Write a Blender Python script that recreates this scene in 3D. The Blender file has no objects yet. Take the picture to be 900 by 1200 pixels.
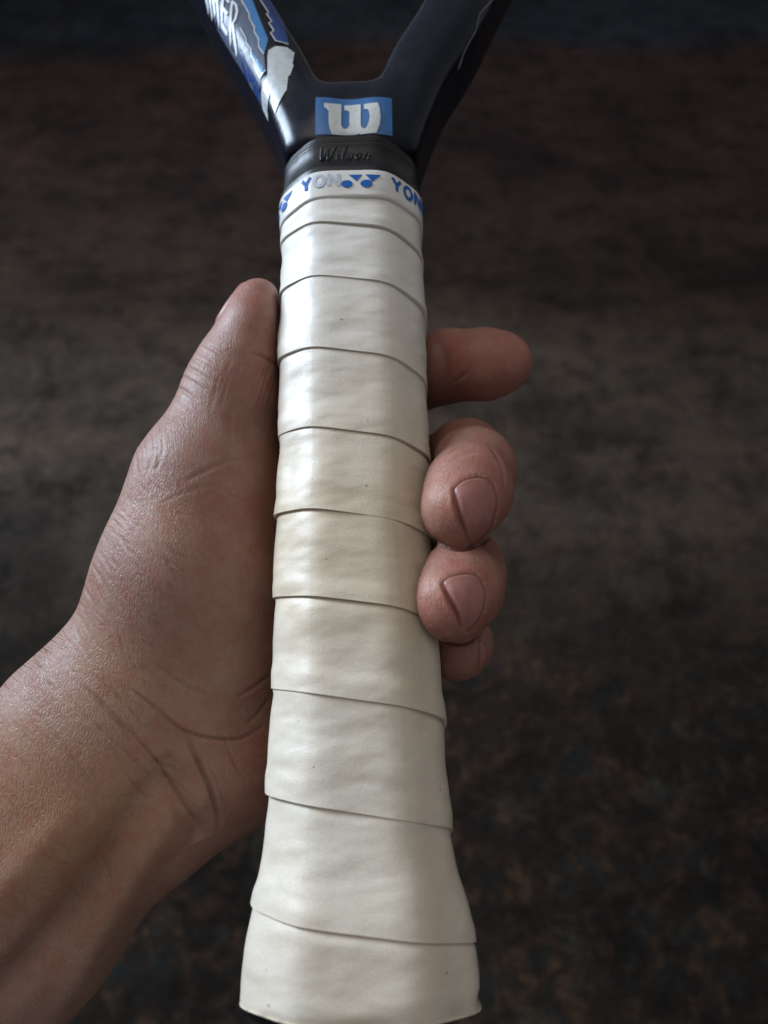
import bpy, bmesh, math, random
import numpy as np
from mathutils import Vector, Matrix
from mathutils.bvhtree import BVHTree
from mathutils.geometry import tessellate_polygon
R = math.radians
rng = np.random.default_rng(4)
S = bpy.context.scene
C = S.collection

# ------------------------------------------------------------------ camera, light, exposure
CAM = Vector((0, 0, 1.25)); PITCH = R(35)
cam = bpy.data.cameras.new('camera'); cam_ob = bpy.data.objects.new('camera', cam); C.objects.link(cam_ob)
cam_ob.location = CAM; cam_ob.rotation_euler = (PITCH, 0, 0)
cam.sensor_fit = 'VERTICAL'; cam.sensor_height = 36; cam.lens = 27
cam.clip_start = .01; cam.clip_end = 100
cam.dof.use_dof = True; cam.dof.focus_distance = .156; cam.dof.aperture_fstop = 15
S.camera = cam_ob
w = bpy.data.worlds.new('World'); S.world = w; w.use_nodes = True
bg = w.node_tree.nodes['Background']; bg.inputs[0].default_value = (.95, .96, 1, 1); bg.inputs[1].default_value = .24
S.view_settings.view_transform = 'Standard'; S.view_settings.look = 'None'
S.view_settings.exposure = 0; S.view_settings.gamma = 1

def area(name, loc, target, sx, sy, power, col):
    l = bpy.data.lights.new(name, 'AREA'); l.shape = 'RECTANGLE'; l.size = sx; l.size_y = sy
    l.energy = power; l.color = col
    o = bpy.data.objects.new(name, l); C.objects.link(o); o.location = loc
    o.rotation_euler = (Vector(target) - Vector(loc)).to_track_quat('-Z', 'Y').to_euler()
    return o
HAND = Vector((0, .09, 1.12))
area('window_light', HAND + Vector((-.85, .50, .34)) * 2.2, HAND, .65, 1.1, 92, (.68, .82, 1))
area('ceiling_bounce', HAND + Vector((-.35, .45, 1.5)), HAND, .9, .8, 5.6, (1, .94, .88))

# ------------------------------------------------------------------ frames of reference (millimetres -> world)
f = 900.0
def cray(x, y): return np.array([(x-450)/f, (600-y)/f, 1.0])
def H(x, y, d): return cray(x, y) * d                      # eye-level frame: right, up, away (mm)
AX = np.array([-0.02551386, 0.94387345, 0.32932045])
AA = np.array([0.99967447, 0.02408969, 0.00840497]); AA -= AX*AA.dot(AX); AA /= np.linalg.norm(AA)
AB = np.cross(AX, AA); AB = -AB if AB[2] > 0 else AB
ORG = np.array([-4.04113879, -82.17964732, 137.9192838])
def on_plane(x, y, B):                                      # -> racket frame (a, t)
    r = cray(x, y); s = (ORG+AB*B).dot(AB)/r.dot(AB); p = r*s-ORG; return p.dot(AA), p.dot(AX)
sp, cp = math.sin(PITCH), math.cos(PITCH)
CW = Matrix(((1, 0, 0, CAM.x), (0, cp, sp, CAM.y), (0, sp, -cp, CAM.z), (0, 0, 0, 1))) @ Matrix.Scale(.001, 4)
# handedness: right, up, away is left-handed -> flip for meshes
def cam2loc(P): return P
HAND_M = Matrix(((1, 0, 0, CAM.x), (0, cp, -sp, CAM.y), (0, sp, cp, CAM.z), (0, 0, 0, 1))) @ Matrix.Scale(.001, 4)   # z flipped
def flipz(P): Q = np.array(P, float).copy(); Q[..., 2] *= -1; return Q
def rk(a, t, b): return ORG + AA*a + AX*t + AB*b
_A, _T, _B, _O = flipz(AA), flipz(AX), flipz(AB), flipz(ORG)
RK_L = Matrix(((_A[0], _T[0], _B[0], _O[0]), (_A[1], _T[1], _B[1], _O[1]), (_A[2], _T[2], _B[2], _O[2]), (0, 0, 0, 1)))
RK_M = HAND_M @ RK_L                                        # racket frame (a, t, b) in mm -> world

# ------------------------------------------------------------------ mesh helpers
def link_mesh(name, verts, faces, mat=None, parent=None, smooth=True):
    me = bpy.data.meshes.new(name)
    verts = np.asarray(verts, dtype=np.float64)
    if isinstance(faces, np.ndarray):
        n = len(faces); k = faces.shape[1]
        me.vertices.add(len(verts)); me.vertices.foreach_set('co', verts.astype(np.float32).ravel())
        me.loops.add(n*k); me.loops.foreach_set('vertex_index', faces.astype(np.int32).ravel())
        me.polygons.add(n); me.polygons.foreach_set('loop_start', np.arange(0, n*k, k, dtype=np.int32))
        me.update(calc_edges=True); me.validate()
    else:
        me.from_pydata(verts.tolist(), [], faces)
    if smooth: me.polygons.foreach_set('use_smooth', [True]*len(me.polygons))
    me.update()
    o = bpy.data.objects.new(name, me); C.objects.link(o)
    if mat: me.materials.append(mat)
    if parent: o.parent = parent
    return o

def surface_nets(F, org, h):
    nx, ny, nz = F.shape
    ins = F < 0
    c = [ins[i:nx-1+i, j:ny-1+j, k:nz-1+k] for i in (0, 1) for j in (0, 1) for k in (0, 1)]
    s = sum(x.astype(np.int8) for x in c)
    act = (s > 0) & (s < 8)
    idx = -np.ones(act.shape, np.int32)
    I, J, K = np.nonzero(act); n = len(I); idx[I, J, K] = np.arange(n)
    acc = np.zeros((n, 3)); cnt = np.zeros(n)
    for ax in range(3):
        for u in (0, 1):
            for v in (0, 1):
                o = [0, 0, 0]; ot = [x for x in range(3) if x != ax]; o[ot[0]] = u; o[ot[1]] = v
                e = [0, 0, 0]; e[ax] = 1
                a = F[I+o[0], J+o[1], K+o[2]]; b = F[I+o[0]+e[0], J+o[1]+e[1], K+o[2]+e[2]]
                m = (a < 0) != (b < 0); tt = np.where(m, a/np.where(m, a-b, 1), 0)
                for d in range(3): acc[:, d] += np.where(m, o[d] + (tt if d == ax else 0), 0)
                cnt += m
    V = (np.stack([I, J, K], 1) + acc/cnt[:, None])*h + org
    Q = []
    for ax in range(3):
        sl0 = [slice(None)]*3; sl1 = [slice(None)]*3; sl0[ax] = slice(0, -1); sl1[ax] = slice(1, None)
        A = ins[tuple(sl0)]; B = ins[tuple(sl1)]; d = A != B
        P = np.array(np.nonzero(d)).T
        ot = [x for x in range(3) if x != ax]
        ok = (P[:, ot[0]] > 0) & (P[:, ot[1]] > 0) & (P[:, ot[0]] < F.shape[ot[0]]-1) & (P[:, ot[1]] < F.shape[ot[1]]-1)
        P = P[ok]
        def g(u, v):
            q = P.copy(); q[:, ot[0]] -= u; q[:, ot[1]] -= v; return idx[q[:, 0], q[:, 1], q[:, 2]]
        q = np.stack([g(0, 0), g(1, 0), g(1, 1), g(0, 1)], 1)
        fl = A[P[:, 0], P[:, 1], P[:, 2]]
        if ax == 1: fl = ~fl
        q[~fl] = q[~fl][:, ::-1]
        Q.append(q)
    return V, np.concatenate(Q)

class Field:
    def __init__(s, lo, hi, h):
        s.lo = np.array(lo, float); s.h = h
        s.n = np.ceil((np.array(hi)-s.lo)/h).astype(int)+1
        s.F = np.full(s.n, 30.0, np.float32)
    def box(s, lo, hi):
        a = np.clip(np.floor((np.array(lo)-s.lo)/s.h).astype(int), 0, s.n); b = np.clip(np.ceil((np.array(hi)-s.lo)/s.h).astype(int)+1, 0, s.n)
        g = np.ogrid[a[0]:b[0], a[1]:b[1], a[2]:b[2]]
        P = [g[i]*np.float32(s.h)+np.float32(s.lo[i]) for i in range(3)]
        return (slice(a[0], b[0]), slice(a[1], b[1]), slice(a[2], b[2])), P
    def add(s, lo, hi, fn, k, m=7):
        sl, P = s.box(np.array(lo)-m, np.array(hi)+m)
        if 0 in s.F[sl].shape: return
        d = fn(*P); a = s.F[sl]
        hh = np.clip(k-np.abs(a-d), 0, None)/k
        s.F[sl] = np.minimum(a, d) - hh*hh*k*.25
    def cone(s, p, r1, q, r2, k=4, sq=1.0):
        p = np.array(p, float); q = np.array(q, float); r = max(r1, r2)
        def fn(x, y, z):
            bx, by, bz = q[0]-p[0], q[1]-p[1], (q[2]-p[2])/sq
            X, Y, Z = x-p[0], y-p[1], (z-p[2])/sq
            t = np.clip((X*bx+Y*by+Z*bz)/(bx*bx+by*by+bz*bz+1e-9), 0, 1)
            return (np.sqrt((X-bx*t)**2+(Y-by*t)**2+(Z-bz*t)**2) - (r1+(r2-r1)*t)).astype(np.float32)
        s.add(np.minimum(p, q)-r, np.maximum(p, q)+r, fn, k)
    def ell(s, c, rr, k=4, rot=None):
        c = np.array(c, float); rr = np.array(rr, float); M = np.eye(3) if rot is None else np.array(rot)
        def fn(x, y, z):
            X, Y, Z = x-c[0], y-c[1], z-c[2]
            u = [M[0][i]*X+M[1][i]*Y+M[2][i]*Z for i in range(3)]
            k0 = np.sqrt(sum((u[i]/rr[i])**2 for i in range(3)))+1e-6; k1 = np.sqrt(sum((u[i]/rr[i]**2)**2 for i in range(3)))+1e-6
            return (k0*(k0-1)/k1).astype(np.float32)
        m = rr.max(); s.add(c-m, c+m, fn, k)

# ------------------------------------------------------------------ materials
def mat(name, base=(.5, .5, .5), rough=.5, **kw):
    m = bpy.data.materials.new(name); m.use_nodes = True; nt = m.node_tree; b = nt.nodes['Principled BSDF']
    b.inputs['Base Color'].default_value = (*base, 1); b.inputs['Roughness'].default_value = rough
    for k, v in kw.items(): b.inputs[k.replace('_', ' ')].default_value = v
    return m, nt, b
class G:
    def __init__(s, nt): s.nt = nt
    def n(s, t, **kw):
        x = s.nt.nodes.new(t)
        for k, v in kw.items():
            if k in x.inputs: x.inputs[k].default_value = v
            else: setattr(x, k, v)
        return x
    def l(s, a, b): s.nt.links.new(a, b)
    def co(s, scale=(1, 1, 1), rot=(0, 0, 0), loc=(13.7, 5.3, 7.1)):
        t = s.n('ShaderNodeTexCoord'); m = s.n('ShaderNodeMapping')
        m.inputs['Scale'].default_value = scale; m.inputs['Rotation'].default_value = rot; m.inputs['Location'].default_value = loc
        s.l(t.outputs['Object'], m.inputs[0]); return m.outputs[0]
    def noise(s, vec, scale, detail=4, rough=.55, dist=0):
        x = s.n('ShaderNodeTexNoise'); x.inputs['Scale'].default_value = scale; x.inputs['Detail'].default_value = detail
        x.inputs['Roughness'].default_value = rough; x.inputs['Distortion'].default_value = dist; s.l(vec, x.inputs['Vector']); return x.outputs['Fac']
    def ramp(s, fac, stops, interp='LINEAR'):
        x = s.n('ShaderNodeValToRGB'); e = x.color_ramp.elements; x.color_ramp.interpolation = interp
        while len(e) < len(stops): e.new(.5)
        for k, (p, c) in enumerate(stops): e[k].position = p; e[k].color = (*c, 1) if len(c) == 3 else c
        s.l(fac, x.inputs[0]); return x.outputs[0]
    def g(s, v): return (v, v, v)
    def mix(s, a, b, fac, mode='MIX'):
        x = s.n('ShaderNodeMix', data_type='RGBA', blend_type=mode)
        for v, i in ((a, 6), (b, 7), (fac, 0)):
            if isinstance(v, (int, float)): x.inputs[i].default_value = v
            elif isinstance(v, tuple): x.inputs[i].default_value = (*v, 1)
            else: s.l(v, x.inputs[i])
        return x.outputs[2]
    def math(s, op, a, b=0, c=0):
        x = s.n('ShaderNodeMath', operation=op)
        for i, v in enumerate((a, b, c)):
            if isinstance(v, (int, float)): x.inputs[i].default_value = v
            else: s.l(v, x.inputs[i])
        return x.outputs[0]
    def bump(s, h, dist, strength=1, prev=None):
        x = s.n('ShaderNodeBump'); x.inputs['Distance'].default_value = dist; x.inputs['Strength'].default_value = strength
        s.l(h, x.inputs['Height'])
        if prev: s.l(prev, x.inputs['Normal'])
        return x.outputs[0]

# skin: object space is millimetres (x right, y along the hand, z towards the viewer)
skin, nt, b = mat('skin', (.33, .19, .14), .46, IOR=1.4)
g = G(nt)
mott = g.noise(g.co(), .055, 5, .6)
col = g.ramp(mott, [(.3, (.275, .122, .092)), (.5, (.27, .140, .104)), (.72, (.31, .175, .13))])
att = g.n('ShaderNodeAttribute', attribute_name='tint')          # 0 palm .. 1 reddish tips
col = g.mix(col, (.37, .125, .095), att.outputs['Fac'])
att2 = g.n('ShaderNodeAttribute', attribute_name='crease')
col = g.mix(col, (.12, .04, .03), att2.outputs['Fac'])  # crease tone, plus the shade between fingers put into the colour
cool = g.n('ShaderNodeAttribute', attribute_name='rough_skin'); col = g.mix(col, (.29, .185, .145), g.math('MULTIPLY', cool.outputs['Fac'], .55))
att3 = g.n('ShaderNodeAttribute', attribute_name='tan')
col = g.mix(col, (.38, .20, .105), att3.outputs['Fac'])
blo = g.noise(g.co(loc=(3, 9, 4)), .22, 5, .65)
col = g.mix(col, g.ramp(blo, [(.36, (1.0, .80, .76)), (.5, (1, 1, 1)), (.68, (1.1, 1.14, 1.12))]), .8, 'MULTIPLY')
fine = g.noise(g.co(), .9, 5, .7)
att4 = g.n('ShaderNodeAttribute', attribute_name='dry'); col = g.mix(col, (.55, .42, .36), att4.outputs['Fac'])
col = g.mix(col, g.ramp(fine, [(.3, g.g(.80)), (.7, g.g(1.1))]), .6, 'MULTIPLY')
g.l(col, b.inputs['Base Color'])
b.inputs['Subsurface Weight'].default_value = .18; b.inputs['Subsurface Radius'].default_value = (1.0, .35, .18); b.inputs['Subsurface Scale'].default_value = .0016
# skin relief: two sets of stretched cells + long drawn wrinkles
def cells(scale, rot):
    v = g.n('ShaderNodeTexVoronoi', feature='DISTANCE_TO_EDGE'); v.inputs['Scale'].default_value = 1
    cc = g.co(scale, rot); nn = g.n('ShaderNodeTexNoise'); nn.inputs['Scale'].default_value = .35; g.l(g.co(), nn.inputs['Vector'])
    vm = g.n('ShaderNodeVectorMath', operation='MULTIPLY_ADD'); g.l(nn.outputs['Color'], vm.inputs[0]); vm.inputs[1].default_value = (2.2, 2.2, 2.2); g.l(cc, vm.inputs[2])
    g.l(vm.outputs[0], v.inputs['Vector']); return g.ramp(v.outputs['Distance'], [(0, g.g(0)), (.16, g.g(.75)), (.5, g.g(1))])
c1 = cells((1.9, .55, 1.2), (0, 0, R(32)))
c2 = cells((1.7, .9, 1.5), (0, 0, R(-48)))
coarse = g.n('ShaderNodeAttribute', attribute_name='rough_skin')
patchy = g.ramp(g.noise(g.co(loc=(8, 2, 6)), .12, 4, .6), [(.35, g.g(.25)), (.65, g.g(1))])
hgt = g.math('ADD', g.math('MULTIPLY', g.math('MULTIPLY', c1, patchy), g.math('MULTIPLY_ADD', coarse.outputs['Fac'], .75, .12)), g.math('MULTIPLY', c2, .22))
wrn = g.noise(g.co((1.1, .16, .6), (0, 0, R(40))), 1.3, 4, .6, .3)
hgt = g.math('ADD', hgt, g.math('MULTIPLY', wrn, .9))
hgt = g.math('ADD', hgt, g.math('MULTIPLY', fine, .5))
g.l(g.bump(hgt, .00012, 1), b.inputs['Normal'])
rr = g.ramp(fine, [(.3, g.g(.40)), (.7, g.g(.55))]); g.l(rr, b.inputs['Roughness'])

nailm, nt, b = mat('fingernail', (.50, .24, .20), .42); g = G(nt)
col = g.ramp(g.noise(g.co((1, .3, 1)), .5, 3), [(.3, (.27, .105, .085)), (.7, (.34, .145, .118))]); g.l(col, b.inputs['Base Color'])
g.l(g.bump(g.noise(g.co((2.5, .3, 2.5)), 1, 3), .00006), b.inputs['Normal'])
b.inputs['Subsurface Weight'].default_value = .1; b.inputs['Subsurface Scale'].default_value = .001
hairm, nt, b = mat('dark_hair', (.02, .015, .012), .5)
nail_edge_m, nt, b = mat('nail_edge_dark', (.06, .03, .02), .8)  # dark brown for nail edges, given to no mesh

# tape: object space is the racket frame in mm
def tape_mat(name, strips=True):
    m, nt, b = mat(name, (.7, .68, .62), .36); g = G(nt)
    big = g.noise(g.co((1, .5, 1)), .05, 4, .55, .6)
    col = g.ramp(big, [(.30, (.61, .525, .415)), (.52, (.65, .58, .475)), (.72, (.68, .625, .535))])
    # cleaner and greyer towards the butt, yellowed where the hand holds it
    tc = g.n('ShaderNodeTexCoord'); sx = g.n('ShaderNodeSeparateXYZ'); g.l(tc.outputs['Object'], sx.inputs[0])
    yel = g.ramp(g.math('MULTIPLY_ADD', sx.outputs[1], 1/200, .1), [(0, g.g(0)), (.28, g.g(.1)), (.46, g.g(1)), (.62, g.g(.8)), (.8, g.g(.2)), (1, g.g(0))])
    col = g.mix(col, g.mix(col, (.97, .92, .83), 1, 'MULTIPLY'), yel)
    wht = g.ramp(g.math('MULTIPLY', sx.outputs[1], 1/170), [(.5, g.g(0)), (.85, g.g(.8))]); col = g.mix(col, (.70, .675, .63), wht)
    gr = g.noise(g.co((1.4, 1.4, 1.4)), 1.6, 5, .75); col = g.mix(col, g.ramp(gr, [(.3, g.g(.88)), (.7, g.g(1.08))]), .8, 'MULTIPLY')
    blot = g.noise(g.co((.6, 1.2, 1), loc=(7, 3, 1)), .16, 5, .65)
    col = g.mix(col, (.52, .46, .36), g.ramp(blot, [(.52, g.g(0)), (.76, g.g(.6))]))
    spk = g.n('ShaderNodeTexVoronoi'); spk.inputs['Scale'].default_value = .17; g.l(g.co(), spk.inputs['Vector'])
    col = g.mix(col, (.16, .10, .06), g.ramp(spk.outputs['Distance'], [(.025, g.g(.8)), (.05, g.g(0))]))
    g.l(col, b.inputs['Base Color'])
    wv = g.noise(g.co((5, .9, 5)), 1.1, 3, .6)
    wv2 = g.noise(g.co((.8, 5, 5)), 1.0, 3, .6)
    h = g.math('ADD', g.math('MULTIPLY', wv, .5), g.math('MULTIPLY', wv2, .5))
    n1 = g.bump(g.math('ADD', h, g.math('MULTIPLY', gr, .8)), .00007)
    n2 = g.bump(g.noise(g.co((.5, 1.1, .5), (.5, .7, .9), (31, 17, 5)), .12, 2, .45), .0013, 1, n1)
    g.l(n2, b.inputs['Normal'])
    g.l(g.ramp(big, [(.3, g.g(.43)), (.7, g.g(.31))]), b.inputs['Roughness'])
    return m
tape = tape_mat('white_overgrip')
tape2, nt, b = mat('finishing_tape_film', (.76, .77, .76), .30); g = G(nt)
g.l(g.ramp(g.noise(g.co(), .15, 4), [(.3, (.60, .585, .54)), (.7, (.67, .66, .62))]), b.inputs['Base Color'])
g.l(g.bump(g.noise(g.co((.3, 1.5, .3)), .5, 3), .0002), b.inputs['Normal'])
def plain(name, col, rough, bumpd=0.00003, var=.15, **kw):
    m, nt, b = mat(name, col, rough, **kw); g = G(nt)
    nz = g.noise(g.co(), .6, 5, .65)
    g.l(g.ramp(nz, [(.3, tuple(c*(1-var) for c in col)), (.7, tuple(c*(1+var) for c in col))]), b.inputs['Base Color'])
    g.l(g.ramp(g.noise(g.co(), .25, 5, .7), [(.3, g.g(rough*.8)), (.7, g.g(min(1, rough*1.25)))]), b.inputs['Roughness'])
    g.l(g.bump(nz, bumpd), b.inputs['Normal']); return m
blue_ink = plain('blue_ink', (.010, .10, .36), .6, Specular_IOR_Level=.2)
grey_ink = plain('grey_ink', (.42, .47, .54), .5)
rubber = plain('black_rubber', (.007, .007, .008), .42, .00004, Specular_IOR_Level=.3)
frame_m = plain('black_navy_paint', (.004, .006, .013), .28, .00001, .2, Specular_IOR_Level=.24)
patch_m = plain('logo_blue', (.018, .11, .30), .45)
offw = plain('logo_offwhite', (.52, .54, .52), .45)
cyan = plain('graphic_cyan', (.03, .18, .42), .3)
slate = plain('graphic_slate', (.07, .10, .16), .42)
navy = plain('graphic_navy', (.012, .045, .20), .35)
letw = plain('graphic_white', (.74, .78, .82), .5)
greyp = plain('graphic_grey', (.2, .22, .24), .4)
silver = plain('graphic_silver', (.50, .53, .54), .35)

# ------------------------------------------------------------------ carpet
carpet, nt, b = mat('carpet', (.03, .03, .03), .95); g = G(nt)
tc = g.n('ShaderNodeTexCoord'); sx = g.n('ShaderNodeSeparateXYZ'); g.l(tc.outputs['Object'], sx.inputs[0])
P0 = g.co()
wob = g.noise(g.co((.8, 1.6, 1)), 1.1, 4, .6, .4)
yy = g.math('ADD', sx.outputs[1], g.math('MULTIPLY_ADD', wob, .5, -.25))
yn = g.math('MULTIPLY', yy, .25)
base = g.ramp(yn, [(.0, (.018, .015, .012)), (.10, (.022, .016, .012)), (.17, (.048, .037, .029)), (.22, (.082, .064, .051)), (.33, (.086, .066, .051)),  # near end darkened: the viewer's body shadow put into the carpet colour
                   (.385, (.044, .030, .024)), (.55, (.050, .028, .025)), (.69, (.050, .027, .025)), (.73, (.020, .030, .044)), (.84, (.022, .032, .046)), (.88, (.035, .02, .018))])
sp1 = g.noise(P0, 26, 5, .72, .8); sp2 = g.noise(g.co(loc=(3, 8, 2)), 20, 5, .72, .6); sp3 = g.noise(g.co((.9, 1.0, 1), loc=(9, 1, 4)), 11, 6, .72)
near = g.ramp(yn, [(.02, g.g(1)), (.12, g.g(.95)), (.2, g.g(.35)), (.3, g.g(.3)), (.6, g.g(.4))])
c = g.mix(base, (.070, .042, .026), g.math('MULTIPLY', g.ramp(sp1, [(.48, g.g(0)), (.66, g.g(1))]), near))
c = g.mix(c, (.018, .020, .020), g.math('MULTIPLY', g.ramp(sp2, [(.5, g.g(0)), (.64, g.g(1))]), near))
c = g.mix(c, (.010, .008, .007), g.math('MULTIPLY', g.ramp(sp3, [(.45, g.g(0)), (.65, g.g(1))]), .7))
c = g.mix(c, (.065, .058, .044), g.math('MULTIPLY', g.ramp(g.noise(g.co(loc=(1, 5, 3)), 17, 5, .7), [(.54, g.g(0)), (.72, g.g(1))]), .5))
str_ = g.noise(g.co((1.2, 14, 1)), 4, 4, .7)
c = g.mix(c, g.ramp(str_, [(.3, g.g(.65)), (.7, g.g(1.3))]), .25, 'MULTIPLY')
fib = g.noise(P0, 150, 4, .8)
c = g.mix(c, g.ramp(fib, [(.32, g.g(.35)), (.66, g.g(1.65))]), .85, 'MULTIPLY')
mot = g.noise(g.co((1, 1.3, 1), loc=(2.2, 4.1, 6)), 2.6, 4, .6)
c = g.mix(c, g.ramp(mot, [(.33, (.42, .42, .44)), (.52, (.82, .78, .74)), (.7, (1.05, .96, .88))]), 1, 'MULTIPLY')
g.l(c, b.inputs['Base Color'])
g.l(g.bump(g.math('ADD', fib, g.math('MULTIPLY', sp1, 1.5)), .004), b.inputs['Normal'])
b.inputs['Specular IOR Level'].default_value = .08
N = 40; xs = np.linspace(-5, 5, N); ys = np.linspace(-4, 8, N)
V = [(x, y, .002*math.sin(3*x+y)*math.sin(2*y)) for x in xs for y in ys]
F = [(i*N+j, (i+1)*N+j, (i+1)*N+j+1, i*N+j+1) for i in range(N-1) for j in range(N-1)]
fl = link_mesh('carpet', V, F, carpet); fl['kind'] = 'structure'

# ------------------------------------------------------------------ racket
racket = bpy.data.objects.new('tennis_racket', None); C.objects.link(racket); racket.empty_display_size = .02
racket.matrix_world = RK_M
racket['label'] = 'black tennis racket held upright by hand, its handle wrapped in worn white tape'
racket['category'] = 'tennis racket'

def section(t):                                            # half width, half depth of the wrapped handle at t
    fl = 1/(1+math.exp(-(14-t)/4.2)); base = 16.15 + max(0, (90-t))*.006 + .55/(1+math.exp((118-t)/14))
    return base + 3.6*fl - .35*math.exp(-((t+4)/2.0)**2), base + .7 + 3.4*fl
def octo(t, n=160, rc=2.2):
    wa, wb = section(t); ka = wa*.515; kb = wb*.53          # flat half widths
    P = [(0, wb), (ka, wb), (wa, kb), (wa, -kb), (ka, -wb), (-ka, -wb), (-wa, -kb), (-wa, kb), (-ka, wb), (0, wb)]
    return P
# smooth rounded octagon sampled by arc fraction u in [0,1), start at front centre going right
def oct_pt(u, t, rc=3.9):
    P = octo(t); L = [math.dist(P[i], P[i+1]) for i in range(9)]; T = sum(L)
    acc = np.zeros(2); wsum = 0; d = (u % 1)*T
    for o, wt in ((-1, .12), (-.5, .22), (0, .32), (.5, .22), (1, .12)):
        x = (d + o*rc) % T; i = 0
        while i < 8 and x > L[i]: x -= L[i]; i += 1
        q = x/L[i]; acc += wt*np.array([P[i][0]+(P[i+1][0]-P[i][0])*q, P[i][1]+(P[i+1][1]-P[i][1])*q]); wsum += wt
    return acc/wsum
NU = 144
TT = np.arange(-8, 186, 1.0)
TAB = np.array([[oct_pt(i/NU, t) for i in range(NU)] for t in TT])      # table (t, u, 2)
def surf(u, t, h=0.0):                                     # point of the handle surface, offset h outwards
    ft = np.clip((t-TT[0]), 0, len(TT)-1.001); i = int(ft); a = ft-i
    fu = (u % 1)*NU; j = int(fu) % NU; c_ = fu-int(fu); j2 = (j+1) % NU
    r = lambda k: TAB[k, j]*(1-c_)+TAB[k, j2]*c_ + np.array([.25/(1+math.exp((118-t)/14)), 0])
    p = r(i)*(1-a)+r(i+1)*a
    jm, jp = (j-1) % NU, (j+2) % NU
    tg = TAB[i, jp]-TAB[i, jm]; nrm = np.array([-tg[1], tg[0]]); nrm /= np.linalg.norm(nrm)
    if nrm.dot(p) < 0: nrm = -nrm
    p = p + nrm*h
    return (p[0], t, p[1])

seam_t = [176, 162.5, 148.7, 134.7, 116.9, 98.6, 81.0, 63.6, 45.7, 26.8, 8.9, -8.5, -26, -44, -62]   # seam heights at the front centre, top to bottom
def TS(phi):                                                # phi counts turns, smooth through the seams
    i = int(np.clip(math.floor(phi), 1, len(seam_t)-3)); q = phi-i
    p0, p1, p2, p3 = seam_t[i-1], seam_t[i], seam_t[i+1], seam_t[i+2]
    return .5*((2*p1)+(-p0+p2)*q+(2*p0-5*p1+4*p2-p3)*q*q+(-p0+3*p1-3*p2+p3)*q**3)
HEM, TOP = -3.6, 162.6
def wig(x, s): return math.sin(x*7.1+s)*.5+math.sin(x*12.7+s*2.3)*.3+math.sin(x*23.3+s*.7)*.2
def ribbon():
    V = []; Fc = []
    ws = [-.012, -.010, .0, .025, .055, .085, .115, .145, .175, .205, .235, .265, .295, .34, .4, .5, .6, .7, .8, .88, .94, .985, 1.03]
    n0, n1 = 1.0, 11.98; steps = int((n1-n0)*NU); m = len(ws)
    for s in range(steps+1):
        phi = n0 + s/NU; u = phi % 1; lo = TS(phi) + .22*wig(phi, 1); hi = TS(phi-1) if phi >= 2 else lo+14; k = int(phi)
        ov = .20+.04*math.sin(phi*1.7)
        for w_ in ws:
            ww = max(w_, 0); t = lo + (hi-lo)*ww
            q = min(1, max(0, (ww-ov+.08)/.15)); q = q*q*(3-2*q)
            h = .34*(1-q) + .08*q - .25*max(0, ww-.5)*q     # two layers near the lower edge, one above
            h += .26*math.exp(-((ww-.36)/.2)**2) * (.5+.5*math.sin(phi*2.3))
            h += .33*wig(phi*1.3+ww*.35, phi*.9) + .13*math.sin(ww*8+phi*4.1+1.3*math.sin(phi*2.7))*math.sin(phi*6.3+ww*2) + .10*wig(phi*2.9-ww*.8, 3+phi*.5)
            h += .075*math.sin(phi*27+ww*9+2*math.sin(phi*4))*max(0, math.sin(phi*5.3+1))*math.exp(-(ww/.25)**2)
            if lo+(hi-lo)*ww > 154: h = min(h, .3)
            if w_ < 0: h = -.12 if w_ <= -.011 else h-.15; t = lo+.02
            if ww > .97: h = -.2
            t = min(max(t, HEM+.25*wig(phi, 5)-1.0*math.sin(2*math.pi*phi)), TOP)
            h -= .75*math.exp(-((t-HEM)/.9)**2)
            V.append(surf(u, t, h))
    for s in range(steps):
        for q in range(m-1):
            a = s*m+q; Fc.append((a, a+1, a+1+m, a+m))
    o = link_mesh('overgrip', V, Fc, tape, racket)
    return o
og = ribbon()
me = og.data; bm = bmesh.new(); bm.from_mesh(me); bmesh.ops.dissolve_degenerate(bm, dist=.002, edges=bm.edges); bmesh.ops.recalc_face_normals(bm, faces=bm.faces); bm.to_mesh(me); bm.free()
for p in me.polygons: p.use_smooth = True
try: me.set_sharp_from_angle(angle=R(38))
except Exception: pass
og['label'] = 'white overgrip tape wound in overlapping bands, yellowed by use'

def ring_sweep(name, prof, m_, parent, ufrom=0, uto=1, n=NU, cap0=False):
    V = []; Fc = []; closed = uto-ufrom >= .999; cnt = n if closed else n+1
    for i in range(cnt):
        u = ufrom+(uto-ufrom)*i/n
        for t, h in prof: V.append(surf(u, t, h))
    m = len(prof)
    for i in range(n):
        j = (i+1) % cnt
        for q in range(m-1): Fc.append((i*m+q, i*m+q+1, j*m+q+1, j*m+q))
    if cap0: Fc.append([i*m for i in range(cnt)])
    o = link_mesh(name, V, Fc, m_, parent)
    bm = bmesh.new(); bm.from_mesh(o.data); bmesh.ops.recalc_face_normals(bm, faces=bm.faces); bm.to_mesh(o.data); bm.free()
    return o
ring_sweep('butt_cap', [(-4.9, -6), (-5.0, -2.2), (-4.5, -1.2), (-2.6, -.5), (2, -.5), (6, -1)], rubber, racket, cap0=True)
ft_ = ring_sweep('finishing_tape', [(155.8, -.1), (155.85, .44), (156.6, .50), (159, .62), (162.8, .72), (163.1, .62), (163.15, -.5)], tape2, racket)
prof = [(161.0, -.9), (162, .3), (164.4, .45), (165.0, .35), (165.4, -.1), (171.2, -.35), (171.5, -.15), (172.2, -.2), (172.5, -.8), (172.8, -.45), (173.5, -.5), (173.8, -1.1), (174.1, -.8), (174.7, -1.0), (175.1, -2.0), (176.5, -4)]
collar = ring_sweep('rubber_collar', prof, rubber, racket)

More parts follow.
